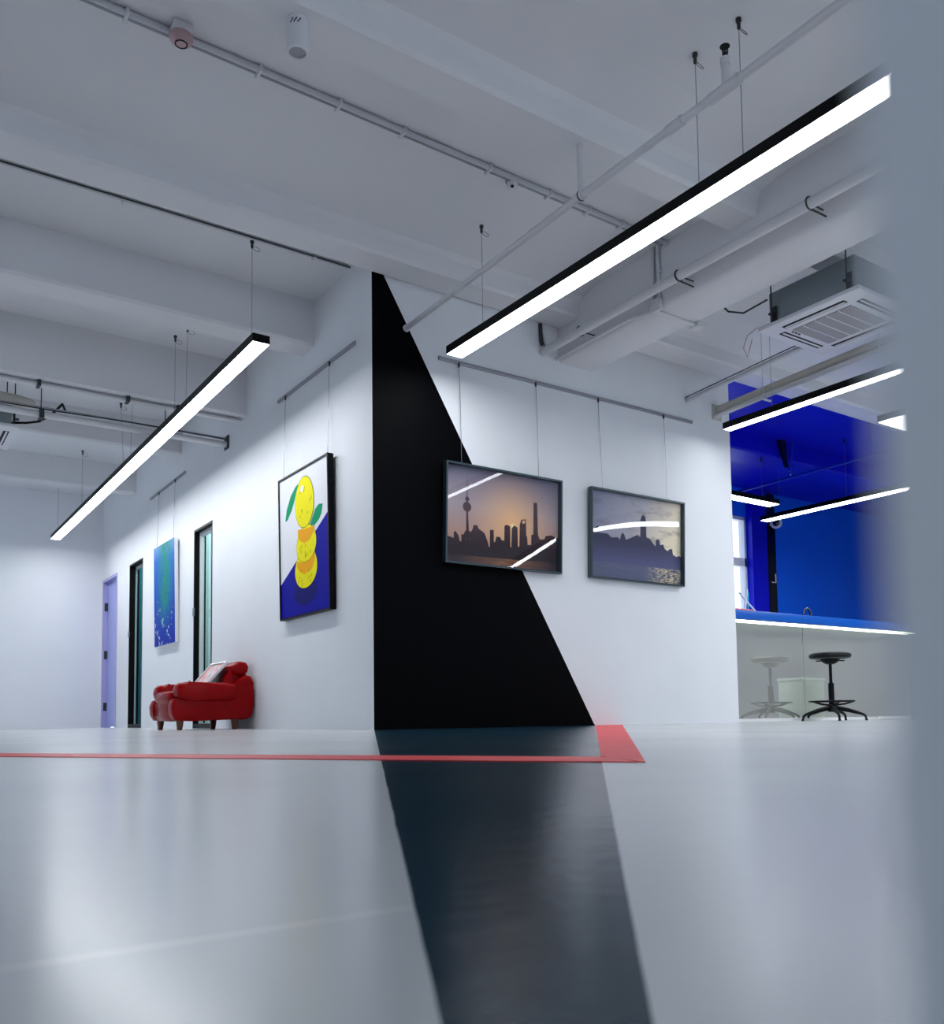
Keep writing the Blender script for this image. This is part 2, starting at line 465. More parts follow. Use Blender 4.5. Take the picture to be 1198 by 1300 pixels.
# ------------------------------------------------------------------ picture rails and pictures
def picture_rail(label, p0, p1, hooks, side):
    """hooks: (position along wall, bottom z, out at bottom)"""
    r = thing('picture_rail', label, 'picture rail', p0, 'picture hanging rails')
    p0 = Vector(p0); p1 = Vector(p1)
    z0 = p0.z
    if side == 'front':
        MB().box((p0.x, -.016, z0 - .014), (p1.x, 0, z0 + .014), .003).build('rail', 'rail', r, p0)
    else:
        MB().box((-.016, p0.y, z0 - .014), (0, p1.y, z0 + .014), .003).build('rail', 'rail', r, p0)
    for (q, zb, out) in hooks:
        if side == 'front': top = Vector((q, -.02, z0 - .012)); bot = Vector((q + random.uniform(-.01, .01), -out, zb)); mid = Vector((q + .008, -.02, z0 - .3))
        else: top = Vector((-.02, q, z0 - .012)); bot = Vector((-out, q, zb)); mid = (top + bot) / 2
        w = MB().tube([top, mid, bot], .0022, 6).build('wire', 'steel', r, p0)
        MB().lathe(top - Vector((0, 0, .03)), [(.004, 0), (.008, .008), (.008, .035), (.004, .04)], 8).build('hook', 'dark', w, p0)
    return r
picture_rail('long grey rail holding the two skyline photographs on the wedge wall', (.545, -.008, 2.712), (3.25, -.008, 2.712), [(.715, 1.937, .045), (1.44, 1.937, .045), (2.1, 1.937, .045), (2.87, 1.937, .045)], 'front')
picture_rail('grey rail over the lemon painting', (-.008, .244, 2.79), (-.008, 1.69, 2.79), [(1.50, 2.058, .036), (.65, 2.058, .036)], 'left')
picture_rail('grey rail over the narrow blue canvas', (-.008, 4.345, 2.812), (-.008, 5.77, 2.812), [(5.348, 2.1185, .036), (4.68, 2.1185, .036)], 'left')

def wall_matrix(side, origin, tilt):
    t = math.radians(tilt); c, s = math.cos(t), math.sin(t)
    if side == 'front': U = Vector((1, 0, 0)); W = Vector((0, -c, -s))
    else: U = Vector((0, -1, 0)); W = Vector((-c, 0, -s))
    V = W.cross(U)
    m_ = Matrix((U, V, W)).transposed().to_4x4(); m_.translation = Vector(origin)
    return m_

def frame_bar(mb, w, h, d, t, lip=0):
    mb.box((0, 0, 0), (t, h, d)).box((w - t, 0, 0), (w, h, d)).box((t, 0, 0), (w - t, t, d)).box((t, h - t, 0), (w - t, h, d))

def flat(mb, pts, w, h, z, mi):
    mb.mi = mi
    mb.face([(u * w, v * h, z) for u, v in pts])

# ---- skyline photographs
def sky_mat(name, sun, w, h, cols, glow, rad):
    m = pm(name, (0.2, 0.2, 0.2), 0.6, spec=0.2)
    v, x, y, z = coords(m)
    vy = vmath(m, 'DIVIDE', y, h)
    bg = ramp(m, vy, cols)
    dx = vmath(m, 'SUBTRACT', x, sun[0] * w); dy = vmath(m, 'SUBTRACT', y, sun[1] * h)
    dist = vmath(m, 'SQRT', vmath(m, 'ADD', vmath(m, 'MULTIPLY', dx, dx), vmath(m, 'MULTIPLY', dy, dy)))
    g = vmath(m, 'SUBTRACT', 1.0, vmath(m, 'DIVIDE', dist, rad), True)
    g2 = vmath(m, 'POWER', g, 1.6)
    c = mixc(m, g2, bg, glow)
    core = vmath(m, 'SUBTRACT', 1.0, vmath(m, 'DIVIDE', dist, .03), True)
    c = mixc(m, core, c, (1.0, .85, .5))
    LK(m, c, BS(m).inputs['Base Color'])
    return m
PW, PH = 1.09, .742
M['sunset'] = sky_mat('sunset_sky_print', (.577, .45), PW, PH, [(0, (.08, .05, .05)), (.3, (.46, .27, .21)), (.6, (.38, .31, .34)), (1, (.12, .12, .19))], (.95, .54, .24), .48)
M['sil1'] = pm('skyline_print_dark', (.030, .017, .026), .6, spec=.2)
m = M['sil1']; v, x, y, z = coords(m)
LK(m, ramp(m, vmath(m, 'DIVIDE', y, PH), [(.08, (.018, .012, .018)), (.25, (.026, .014, .022)), (.5, (.075, .042, .05)), (.8, (.06, .045, .065))]), BS(m).inputs['Base Color'])
M['water1'] = pm('water_print', (.06, .035, .04), .6, spec=.2)
m = M['water1']; v, x, y, z = coords(m)
nz = noise(m, v, 30, 4, stretch=(.4, 2, 1))
near = vmath(m, 'SUBTRACT', 1.0, vmath(m, 'MULTIPLY', vmath(m, 'ABSOLUTE', vmath(m, 'SUBTRACT', x, .58)), 2.2), True)
LK(m, mixc(m, vmath(m, 'MULTIPLY', nz, near), (.035, .022, .03), (.42, .19, .09)), BS(m).inputs['Base Color'])
M['haze'] = pm('hazy_sky_print', (.2, .2, .25), .6, spec=.2)
m = M['haze']; v, x, y, z = coords(m)
tt = vmath(m, 'ADD', vmath(m, 'MULTIPLY', vmath(m, 'DIVIDE', x, PW), .75), vmath(m, 'MULTIPLY', vmath(m, 'DIVIDE', y, PH), -.35))
bg = ramp(m, vmath(m, 'ADD', tt, .35, True), [(0, (.20, .22, .34)), (.45, (.42, .41, .46)), (.75, (.85, .74, .57)), (1, (.95, .84, .56))])
cl = noise(m, v, 5.5, 5, .6, stretch=(.8, 2.2, 1))
clm = vmath(m, 'MULTIPLY', vmath(m, 'SUBTRACT', cl, .52, True), 3.4, True)
LK(m, mixc(m, clm, bg, (.16, .14, .17)), BS(m).inputs['Base Color'])
M['sil2'] = pm('hazy_skyline_print', (.06, .06, .12), .6, spec=.2)
m = M['sil2']; v, x, y, z = coords(m)
LK(m, ramp(m, vmath(m, 'DIVIDE', y, PH), [(.2, (.105, .11, .23)), (.45, (.045, .045, .095)), (.75, (.05, .05, .09))]), BS(m).inputs['Base Color'])
M['water2'] = pm('hazy_water_print', (.09, .1, .17), .6, spec=.2)
m = M['water2']; v, x, y, z = coords(m)
nz = noise(m, v, 60, 3, stretch=(.5, 1.6, 1))
near = vmath(m, 'SUBTRACT', 1.0, vmath(m, 'MULTIPLY', vmath(m, 'ABSOLUTE', vmath(m, 'SUBTRACT', x, .95)), 3.2), True)
c0 = mixc(m, nz, (.07, .085, .16), (.17, .18, .28))
gl = vmath(m, 'MULTIPLY', vmath(m, 'GREATER_THAN', nz, .5), near)
LK(m, mixc(m, gl, c0, (.75, .62, .36)), BS(m).inputs['Base Color'])

EXPS = [(1, 0), (0, 1), (2, 0), (1, 1), (0, 2), (3, 0), (2, 1), (1, 2), (0, 3)]
def pane(parent, w, h, cf, ins=.0145):
    """slightly wavy acrylic front sheet"""
    bm = bmesh.new(); nu, nv = 48, 34
    def hh(i, j):
        u = (ins + (w - 2 * ins) * i / nu) / w; v_ = (ins + (h - 2 * ins) * j / nv) / h
        return sum(c * u ** p * v_ ** q for c, (p, q) in zip(cf, EXPS))
    hs = [[hh(i, j) for j in range(nv + 1)] for i in range(nu + 1)]
    mn = min(map(min, hs))
    g = [[bm.verts.new((ins + (w - 2 * ins) * i / nu, ins + (h - 2 * ins) * j / nv, .0115 + hs[i][j] - mn)) for j in range(nv + 1)] for i in range(nu + 1)]
    for i in range(nu):
        for j in range(nv):
            bm.faces.new((g[i][j], g[i + 1][j], g[i + 1][j + 1], g[i][j + 1]))
    me = bpy.data.meshes.new('acrylic_front'); bm.to_mesh(me); bm.free()
    for p in me.polygons: p.use_smooth = True
    me.materials.append(M['acrylic'])
    o = bpy.data.objects.new('acrylic_front', me); COL.objects.link(o); o.parent = parent
    return o

def photo(label, origin, tilt, build, cf):
    r = thing('framed_photograph', label, 'picture', mat=wall_matrix('front', origin, tilt), group='skyline photographs')
    b = MB(); frame_bar(b, PW, PH, .047, .014); b.build('frame', 'framegrey', r)
    MB().box((.004, .004, .001), (PW - .004, PH - .004, .006)).build('backing', 'black', r)
    build(r)
    pane(r, PW, PH, cf)
    return r
sk1 = [(0.0, 0.262), (0.052, 0.258), (0.075, 0.245), (0.076, 0.308), (0.089, 0.322), (0.115, 0.279), (0.124, 0.221), (0.139, 0.223), (0.138, 0.294), (0.171, 0.299), (0.172, 0.216), (0.209, 0.221), (0.211, 0.317), (0.234, 0.368), (0.239, 0.405), (0.272, 0.41), (0.279, 0.38), (0.307, 0.355), (0.324, 0.346), (0.338, 0.324), (0.362, 0.243), (0.371, 0.196), (0.379, 0.198), (0.379, 0.378), (0.412, 0.383), (0.414, 0.25), (0.426, 0.264), (0.435, 0.314), (0.466, 0.318), (0.483, 0.284), (0.505, 0.283), (0.505, 0.441), (0.529, 0.457), (0.557, 0.442), (0.559, 0.223), (0.568, 0.224), (0.57, 0.424), (0.592, 0.46), (0.622, 0.44), (0.626, 0.231), (0.64, 0.246), (0.642, 0.48), (0.656, 0.532), (0.698, 0.543), (0.702, 0.366), (0.711, 0.354), (0.715, 0.268), (0.747, 0.273), (0.749, 0.385), (0.766, 0.388), (0.767, 0.735), (0.8, 0.74), (0.810, 0.394), (0.826, 0.346), (0.87, 0.352), (0.88, 0.391), (0.935, 0.404), (0.969, 0.392), (1.0, 0.382), (1.0, 0.106), (0.0, 0.076)]
tower = [(0.168, 0.215), (0.177, 0.288), (0.176, 0.526), (0.179, 0.646), (0.184, 0.911), (0.186, 0.911), (0.188, 0.647), (0.193, 0.529), (0.202, 0.292), (0.211, 0.222)]
sk2 = [(0.0, 0.47), (0.023, 0.49), (0.056, 0.574), (0.087, 0.592), (0.093, 0.514), (0.188, 0.515), (0.225, 0.475), (0.297, 0.491), (0.315, 0.461), (0.328, 0.523), (0.345, 0.552), (0.363, 0.528), (0.379, 0.471), (0.432, 0.503), (0.507, 0.549), (0.536, 0.526), (0.538, 0.732), (0.553, 0.787), (0.584, 0.792), (0.598, 0.742), (0.606, 0.536), (0.648, 0.52), (0.701, 0.445), (0.707, 0.446), (0.71, 0.51), (0.726, 0.534), (0.752, 0.524), (0.761, 0.462), (0.792, 0.48), (0.814, 0.427), (0.846, 0.403), (0.867, 0.429), (0.899, 0.438), (0.908, 0.369), (0.949, 0.346), (0.981, 0.365), (1.0, 0.35), (1.0, 0.189), (0.0, 0.178)]
rect = [(0, 0), (1, 0), (1, 1), (0, 1)]
def circ(cx, cy, r, n=14, asp=PH / PW):
    return [(cx + r * asp * math.cos(2 * PI * k / n), cy + r * math.sin(2 * PI * k / n)) for k in range(n)]
def mkprint(parent, layers, mats, w, h, z0=.007, ins=.012):
    b = MB()
    for k, (pts, mi) in enumerate(layers):
        b.mi = mi
        z = z0 + k * .00025
        b.face([(ins + max(0, min(1, u)) * (w - 2 * ins), ins + max(0, min(1, v)) * (h - 2 * ins), z) for u, v in pts])
    return b.build('print', mats, parent, sharp=180)
photo('skyline photograph with low orange sun, hung over the edge of the black wedge', (.558, -.004, 1.195), 2.2,
      lambda r: mkprint(r, [(rect, 0), ([(0, 0), (1, 0), (1, .16), (0, .13)], 2), (sk1, 1), (tower, 1), (circ(.183, .585, .052), 1), (circ(.184, .665, .026), 1), (circ(.19, .30, .045), 1), ([(0.663, 0.522), (0.690, 0.53), (0.689, 0.497), (0.665, 0.490)], 0)], ['sunset', 'sil1', 'water1'], PW, PH),
      (0.00397, -0.01918, 0.00203, -0.0025, 0.01894, -0.00382, 0.00401, 0.00695, -0.00107))
photo('hazy grey skyline photograph over glittering water, right of the orange one', (1.955, -.004, 1.195), 2.2,
      lambda r: mkprint(r, [(rect, 0), ([(0, 0), (1, 0), (1, .19), (0, .18)], 2), (sk2, 1)], ['haze', 'sil2', 'water2'], PW, PH),
      (0.00316, -0.01191, 0.0071, -0.0095, 0.00592, 0.00725, -0.00957, -0.00158, 0.01288))

# ---- lemon painting
for nm, c in (('art_white', (.80, .80, .84)), ('art_blue', (.006, .006, .33)), ('art_navy', (.008, .008, .16)), ('art_yellow', (.90, .80, .006)), ('art_orange', (.90, .40, .008)), ('art_green', (.0, .30, .13)), ('art_line', (.03, .03, .01))):
    M[nm] = pm(nm, c, .6, spec=.06)
LW, LH = .955, 1.17
r = thing('framed_painting', 'black framed painting of three stacked yellow lemons on white and blue', 'picture', mat=wall_matrix('left', (-.003, 1.533, .888), 1.0))
b = MB(); frame_bar(b, LW, LH, .05, .013); b.build('frame', 'frameblack', r)
MB().box((.004, .004, .001), (LW - .004, LH - .004, .036)).build('stretcher', 'frameblack', r)
def ring(pts, s):
    cx = sum(p[0] for p in pts) / len(pts); cy = sum(p[1] for p in pts) / len(pts)
    return [(cx + (p[0] - cx) * s, cy + (p[1] - cy) * s) for p in pts]
def ell(cx, cy, rx, ry, t=0, n=28):
    t = math.radians(t); o = []
    for k in range(n):
        q = 2 * PI * k / n
        ry2 = ry * (1 + .06 * math.sin(q)); x = rx * math.cos(q); y = ry2 * math.sin(q)
        o.append((cx + x * math.cos(t) - y * math.sin(t), cy + x * math.sin(t) + y * math.cos(t)))
    return o
L1 = ell(.535, .757, .19, .175); L2 = ell(.56, .472, .20, .125, 3); L3 = ell(.543, .305, .226, .137, 3)
O2 = [(0.397, 0.593), (0.453, 0.588), (0.546, 0.579), (0.659, 0.576), (0.73, 0.576), (0.716, 0.539), (0.633, 0.495), (0.519, 0.483), (0.427, 0.515), (0.39, 0.552)]
O3 = [(0.373, 0.374), (0.467, 0.355), (0.582, 0.357), (0.674, 0.386), (0.719, 0.42), (0.73, 0.363), (0.67, 0.292), (0.51, 0.271), (0.394, 0.307), (0.353, 0.344)]
leaf1 = [(0.443, 0.918), (0.357, 0.905), (0.248, 0.857), (0.154, 0.771), (0.121, 0.692), (0.166, 0.693), (0.268, 0.753), (0.334, 0.818), (0.37, 0.87)]
leaf2 = [(0.891, 0.697), (0.819, 0.706), (0.744, 0.685), (0.689, 0.638), (0.633, 0.591), (0.726, 0.577), (0.814, 0.603), (0.867, 0.642)]
lay = [(rect, 0), ([(0, 0), (1, 0), (1, .637), (0, .246)], 1), (ell(.52, .15, .24, .095), 2), (leaf1, 5), (leaf2, 5),
       (ring(L3, 1.02), 6), (L3, 3), (O3, 4), (ring(L2, 1.022), 6), (L2, 3), (O2, 4), (ring(L1, 1.02), 6), (L1, 3), (ell(.49, .864, .035, .022, 20), 0)]
rnd = random.Random(3)
for (cx, cy, rx, ry) in ((.535, .757, .15, .13), (.57, .43, .14, .05), (.54, .25, .17, .06)):
    for k in range(9):
        q = rnd.uniform(0, 2 * PI); rr_ = rnd.uniform(.5, 1)
        x_, y_ = cx + rx * rr_ * math.cos(q), cy + ry * rr_ * math.sin(q)
        lay.append(([(x_, y_), (x_ + .006, y_), (x_ + .016, y_ + .018), (x_ + .010, y_ + .018)], 6))
mkprint(r, lay, ['art_white', 'art_blue', 'art_navy', 'art_yellow', 'art_orange', 'art_green', 'art_line'], LW, LH, z0=.040)

# ---- narrow blue canvas
m = pm('blue_canvas_print', (.02, .1, .5), .6, spec=.08)
CW, CH = .84, 1.17
v, x, y, z = coords(m)
bg = ramp(m, vmath(m, 'DIVIDE', y, CH), [(0, (.012, .03, .36)), (.45, (.012, .075, .47)), (.85, (.02, .14, .55)), (1, (.17, .33, .62))])
st = noise(m, v, 9, 5, .65, stretch=(2.4, .8, 1))
cen = vmath(m, 'SUBTRACT', 1.15, vmath(m, 'MULTIPLY', vmath(m, 'ABSOLUTE', vmath(m, 'SUBTRACT', x, vmath(m, 'ADD', .40, vmath(m, 'MULTIPLY', y, .08)))), 3.0), True)
hi = vmath(m, 'MULTIPLY', vmath(m, 'SUBTRACT', y, .18), 3.0, True)
gm = vmath(m, 'MULTIPLY', vmath(m, 'MULTIPLY', vmath(m, 'SUBTRACT', st, .30, True), 5.0, True), vmath(m, 'MULTIPLY', cen, hi))
green = mixc(m, noise(m, v, 22, 3), (.0, .15, .17), (.03, .36, .19))
c = mixc(m, gm, bg, green)
vo = N(m, 'ShaderNodeTexVoronoi'); LK(m, v, vo.inputs['Vector']); vo.inputs['Scale'].default_value = 19
big = vmath(m, 'GREATER_THAN', noise(m, v, 5.5, 1), .52)
low = vmath(m, 'LESS_THAN', y, .42)
dots = vmath(m, 'MULTIPLY', vmath(m, 'MULTIPLY', vmath(m, 'LESS_THAN', vo.outputs['Distance'], .36), big), low)
c = mixc(m, dots, c, mixc(m, noise(m, v, 40, 1), (.16, .45, .28), (.62, .75, .72)))
vo2 = N(m, 'ShaderNodeTexVoronoi'); LK(m, v, vo2.inputs['Vector']); vo2.inputs['Scale'].default_value = 11
c = mixc(m, vmath(m, 'MULTIPLY', vmath(m, 'LESS_THAN', vo2.outputs['Distance'], .09), vmath(m, 'LESS_THAN', y, .6)), c, (.72, .62, .05))
LK(m, c, BS(m).inputs['Base Color'])
M['canvas'] = m
r = thing('canvas_painting', 'narrow unframed blue canvas with green foliage and white flowers', 'picture', mat=wall_matrix('left', (-.001, 5.385, .95), 1.0))
MB().box((0, 0, 0), (CW, CH, .042), .004).build('canvas_block', 'framewhite', r)
MB().box((.0015, .0015, .0422), (CW - .0015, CH - .0015, .0432)).build('print', 'canvas', r)

# ------------------------------------------------------------------ floor marking
b = MB()
T = .0012
b.prism([(2.30, -.003, 0.0004), (2.006, -.003, .0004), (2.0 - 4.17 / 1.111, -4.17, .0004), (-1.86, -4.39, .0004)], (0, 0, T))
d = Vector((-.789, 1.299, 0)).normalized(); p0 = Vector((-1.77, -4.21, .0004)); p1 = Vector((-1.862, -4.375, .0004))
b.prism([p0, p0 + d * 6.2, p1 + d * 6.36, p1], (0, 0, T))
tag(b.build('floor_marking', 'red_tape', sharp=20), 'thin red line painted across the floor ending in a red wedge by the black stripe', 'floor marking')

# ------------------------------------------------------------------ pipes and ceiling fittings
def pipe_thing(name, label, cat, loc, group=None):
    return thing(name, label, cat, loc, group)
# pair of conduits under the slab between the two front beams
P0 = Vector((-1.2, -1.24, H))
r = thing('conduit_run', 'pair of thin white conduits clipped to the slab beside the round spotlight', 'conduit', P0, 'ceiling conduits')
yy = lambda x: -1.235 + (x + .4) * .016
MB().tube([(-3.6, yy(-3.6), H - .018), (1.68, yy(1.68), H - .018)], .016, 10).build('conduit', 'pvc', r, P0)
MB().tube([(-3.6, yy(-3.6) + .036, H - .013), (1.68, yy(1.68) + .036, H - .013)], .010, 8).build('conduit', 'rail', r, P0)
for cx in (-1.95, -1.3, -.85, -.45, .15, .62, .95, 1.25):
    MB().box((cx - .008, yy(cx) - .024, H - .038), (cx + .008, yy(cx) + .052, H), .003).build('clip', 'pipe', r, P0)
# smoke detector
L = Vector((-1.71, -1.30, H))
r = thing('smoke_detector', 'round pale pink smoke detector on a white back box by the conduits', 'smoke detector', L)
MB().box((L.x - .045, L.y - .04, H - .05), (L.x + .045, L.y + .045, H), .006).build('back_box', 'acwhite', r, L)
dt = MB().lathe((L.x, L.y, H - .095), [(0, 0), (.022, 0), (.03, .006), (.05, .016), (.056, .026), (.056, .040), (.05, .046)], 28).build('detector_head', 'pink', r, L)
MB().tube([(L.x + .027 * math.cos(q), L.y + .027 * math.sin(q), H - .094) for q in [k * 2 * PI / 24 for k in range(24)]], .0035, 6, closed=True).build('sensing_ring', 'slot', dt, L)
# spotlight
L = Vector((-1.352, -1.845, BB))
r = thing('spotlight', 'white cylinder spotlight with three slits fixed to the ceiling', 'spotlight', L)
sb = MB().lathe((L.x, L.y, L.z - .150), [(.038, .014), (.038, .0), (.046, 0), (.049, .004), (.049, .150)], 32).build('body', 'acwhite', r, L)
MB().lathe((L.x, L.y, L.z - .142), [(0, .02), (.025, .012), (.038, 0)], 32).build('reflector', 'rail', r, L)
vd = (C - L); vd.z = 0; vd.normalize()
for k in (-1, 0, 1):
    ang = math.atan2(vd.y, vd.x) + k * .34 - .2
    p = L + Vector((math.cos(ang), math.sin(ang), 0)) * .048 + Vector((0, 0, -.030))
    tn = Vector((-math.sin(ang), math.cos(ang), 0))
    MB().tube([p - tn * .007 + Vector((0, 0, -.010)), p + tn * .007 + Vector((0, 0, .010))], .0028, 6).build('slit', 'slot', sb, L)

# little ceiling camera
L = Vector((.345, -1.19, H - .03))
r = thing('ceiling_sensor', 'small white round sensor with a dark lens on the slab conduit', 'sensor', L)
MB().lathe((L.x, L.y, L.z - .045), [(0, 0), (.018, .003), (.030, .016), (.034, .032), (.034, .045), (.028, .05)], 20).build('housing', 'acwhite', r, L)
MB().lathe((L.x - .016, L.y - .020, L.z - .042), [(0, 0), (.009, .002), (.010, .012)], 12).build('lens', 'slot', r, L)
MB().box((L.x - .03, L.y - .02, L.z), (L.x + .03, L.y + .03, H)).build('mount', 'rail', r, L)

# sprinkler pipe
P0 = Vector((.28, -2.0, 2.905))
r = thing('sprinkler_pipe', 'white sprinkler pipe crossing the ceiling to the top of the black wedge', 'pipe', P0)
MB().tube([(.275, -.001, 2.87), (.28, -1.9, 2.905), (.28, -2.87, 2.912), (.28, -6.5, 2.93)], .0195, 14).build('pipe', 'pipe', r, P0)
MB().lathe((.275, -.012, 2.87), [(.026, 0), (.026, .012)], 16, Matrix.Rotation(-PI / 2, 4, 'X')).build('escutcheon', 'pipe', r, P0)
for cy, ln in ((-2.57, .05), (-2.87, .085), (-1.88, .03), (-5.0, .05)):
    f = MB().tube([(.28, cy - ln, 2.912 if cy < -2 else 2.905), (.28, cy + ln, 2.908 if cy < -2 else 2.905)], .0255, 16).build('coupling', 'pipe', r, P0)
MB().tube([(.28, -2.88, 2.92), (.28, -2.88, 3.05)], .019, 14).tube([(.28, -2.88, 3.015), (.28, -2.88, 3.05)], .024, 14).build('riser', 'pipe', r, P0)
sh = MB().tube([(.28, -2.88, 3.05), (.28, -2.88, 3.075)], .013, 10).tube([(.266, -2.88, 3.07), (.262, -2.88, 3.095), (.272, -2.88, 3.108)], .004, 6).tube([(.294, -2.88, 3.07), (.298, -2.88, 3.095), (.288, -2.88, 3.108)], .004, 6).lathe((.28, -2.88, 3.106), [(0, .006), (.006, .006), (.023, .002), (.023, 0), (0, 0)], 14).tube([(.28, -2.88, 3.07), (.28, -2.88, 3.1)], .004, 6)
sh.build('sprinkler_head', 'slot', r, P0)
MB().tube([(.28, -1.885, 2.925), (.28, -1.885, BB)], .016, 10).build('hanger', 'pipe', r, P0)
MB().tube([(.28 + .024 * math.cos(q), -1.885, 2.905 + .024 * math.sin(q)) for q in [k * 2 * PI / 16 for k in range(16)]], .005, 6, closed=True).build('clamp', 'dark', r, P0)

# thick pipe along the girder
P0 = Vector((1.60, -1.2, 3.0))
r = thing('girder_pipe', 'thick white pipe running along the side of the ceiling girder', 'pipe', P0)
MB().tube([(1.53, -.001, 2.975), (1.545, -1.4, 3.0), (1.60, -6, 3.04)], .033, 16).build('pipe', 'pipe', r, P0)
for cy, lev in ((-.44, 0), (-1.43, 1), (-2.42, 1)):
    xx = 1.545 if cy > -2 else 1.56; zz = 2.99 if cy > -1 else (3.0 if cy > -2 else 3.013)
    c_ = MB().tube([(xx + .036 * math.cos(q), cy, zz + .036 * math.sin(q)) for q in [k * 2 * PI / 18 for k in range(18)]], .006, 6, closed=True).tube([(xx + .03, cy, zz + .0), (1.688, cy, zz + .0)], .005, 6).build('clamp', 'dark', r, P0)
    if lev: MB().tube([(xx, cy, zz - .034), (xx + .05, cy - .02, zz - .05), (xx + .11, cy - .03, zz - .06)], .006, 6).build('clamp_screw', 'dark', c_, P0)
# conduits at the girder
P0 = Vector((1.67, -1.08, H))
r = thing('girder_conduit', 'thin white conduits dropping down the girder side to a junction box', 'conduit', P0, 'ceiling conduits')
MB().tube([(1.675, -1.075, H), (1.672, -1.075, 3.02), (1.67, -1.07, 2.94), (1.662, -1.05, 2.925), (1.66, -.98, 2.93), (1.66, -.86, 2.955), (1.66, -.4, 2.95), (1.655, -.02, 2.94)], .013, 10).build('conduit', 'pipe', r, P0)
MB().tube([(1.675, -1.125, H), (1.675, -1.125, 2.955)], .013, 10).build('conduit', 'pipe', r, P0)
MB().tube([(1.672, -1.095, 2.918), (2.07, -1.095, 2.918)], .014, 10).build('conduit', 'pipe', r, P0)
MB().box((1.650, -1.145, 2.91), (1.688, -1.06, 3.0), .005).build('junction_box', 'pipe', r, P0)
MB().box((2.06, -1.14, 2.895), (2.135, -1.05, 2.935), .006).tube([(2.12, -1.095, 2.92), (2.12, -1.095, 2.96)], .014, 8).build('junction_box', 'pipe', r, P0)
for p in ((1.682, -1.125, 3.2), (1.682, -1.075, 3.08)):
    MB().box((p[0] - .018, p[1] - .02, p[2] - .008), (p[0] + .008, p[1] + .02, p[2] + .008), .002).build('clip', 'pvc', r, P0)
# bent conduit where the beam meets the girder
P0 = Vector((1.45, -.02, 3.1))
r = thing('bent_conduit', 'short bent conduit curling under the beam by the thick pipe end', 'conduit', P0, 'ceiling conduits')
MB().tube([(1.50, -.017, BB - .002), (1.50, -.017, 3.13), (1.505, -.017, 3.06), (1.52, -.017, 3.025)], .014, 10).build('conduit', 'dark', r, P0)
MB().tube([(1.53, -.017, BB - .002), (1.53, -.017, 3.13), (1.54, -.017, 3.06), (1.565, -.017, 3.022)], .012, 10).build('conduit', 'pipe', r, P0)

# two pipes right of the girder
P0 = Vector((3.15, -.5, 2.9))
r = thing('wall_pipe', 'slim grey pipe running from the white wall below the air conditioner', 'pipe', P0)
MB().tube([(3.19, -.001, 2.90), (3.07, -1.1, 2.90), (3.02, -1.7, 2.90), (2.9, -4.2, 2.90)], .020, 12).build('pipe', 'pvc', r, P0)
MB().tube([(3.17, -.001, 2.925), (3.05, -1.1, 2.926), (3.0, -1.7, 2.926), (2.88, -4.2, 2.926)], .005, 6).build('cable', 'dark', r, P0)
P0 = Vector((3.45, -.5, 2.85))
r = thing('insulated_pipe', 'thick pale insulated pipe with a wall flange above the blue bay', 'pipe', P0)
MB().tube([(3.60, -.001, 2.885), (3.50, -.8, 2.87), (3.42, -1.6, 2.86), (3.3, -4.5, 2.86)], .040, 16).build('pipe', 'beige', r, P0)
MB().tube([(3.57, -.001, 2.825), (3.47, -.8, 2.812), (3.39, -1.6, 2.80), (3.27, -4.5, 2.80)], .022, 12).build('pipe', 'pipe', r, P0)
MB().box((3.53, -.012, 2.79), (3.65, -.0, 2.935), .004).build('flange', 'beige', r, P0)
for cy, xx in ((-.62, 3.51), (-1.75, 3.40)):
    MB().tube([(xx - .05, cy, 2.79), (xx - .05, cy, H - .002)], .004, 6).box((xx - .075, cy - .012, 2.775), (xx + .05, cy + .012, 2.785)).build('hanger', 'pipe', r, P0)

# pipe under the slab in the left room
P0 = Vector((-1.2, .3, H))
r = thing('slab_cable_run', 'thin grey tube with a black cable on the slab ending at the white wall corner', 'conduit', P0, 'ceiling conduits')
MB().tube([(-3.6, .30, H - .016), (-.03, .31, H - .016)], .012, 8).build('conduit', 'pvc', r, P0)
MB().tube([(-3.6, .285, H - .022), (-1.25, .28, H - .024), (-.02, .292, H - .024)], .0055, 6).build('cable', 'dark', r, P0)
for cx in (-1.6, -.3):
    MB().box((cx - .01, .285, H - .04), (cx + .01, .33, H), .003).build('clip', 'pipe', r, P0)
# runs below the third beam
P0 = Vector((-1.2, 2.53, 2.86))
r = thing('beam_conduit', 'white conduit hugging the underside of the third beam, over the trunking', 'conduit', P0, 'ceiling conduits')
MB().tube([(-3.6, 2.50, 2.862), (-.04, 2.54, 2.862)], .020, 10).build('conduit', 'pipe', r, P0)
MB().tube([(-3.6, 2.475, 2.868), (-1.2, 2.49, 2.866), (-.03, 2.51, 2.866)], .005, 6).build('cable', 'rail', r, P0)
for cx in (-1.75, -1.05, -.62):
    MB().box((cx - .014, 2.47, 2.835), (cx + .014, 2.565, 2.886), .003).build('clip', 'dark', r, P0)
P0 = Vector((-1.2, 2.98, 2.77))
r = thing('trunking', 'white trunking on threaded rods crossing below the beams to the left wall', 'trunking', P0)
MB().tube([(-3.6, 2.98, 2.755), (-.001, 3.0, 2.765)], .030, 12).build('pipe', 'pipe', r, P0)
MB().tube([(-3.6, 2.95, 2.80), (-1.5, 2.955, 2.80), (-.9, 2.96, 2.815), (-.001, 2.97, 2.805)], .006, 8).build('cable', 'dark', r, P0)
MB().tube([(-3.6, 3.01, 2.805), (-1.6, 3.01, 2.83), (-.001, 3.0, 2.825)], .009, 8).build('cable', 'rail', r, P0)
MB().box((-.012, 2.94, 2.72), (0, 3.06, 2.85), .003).build('flange', 'dark', r, P0)
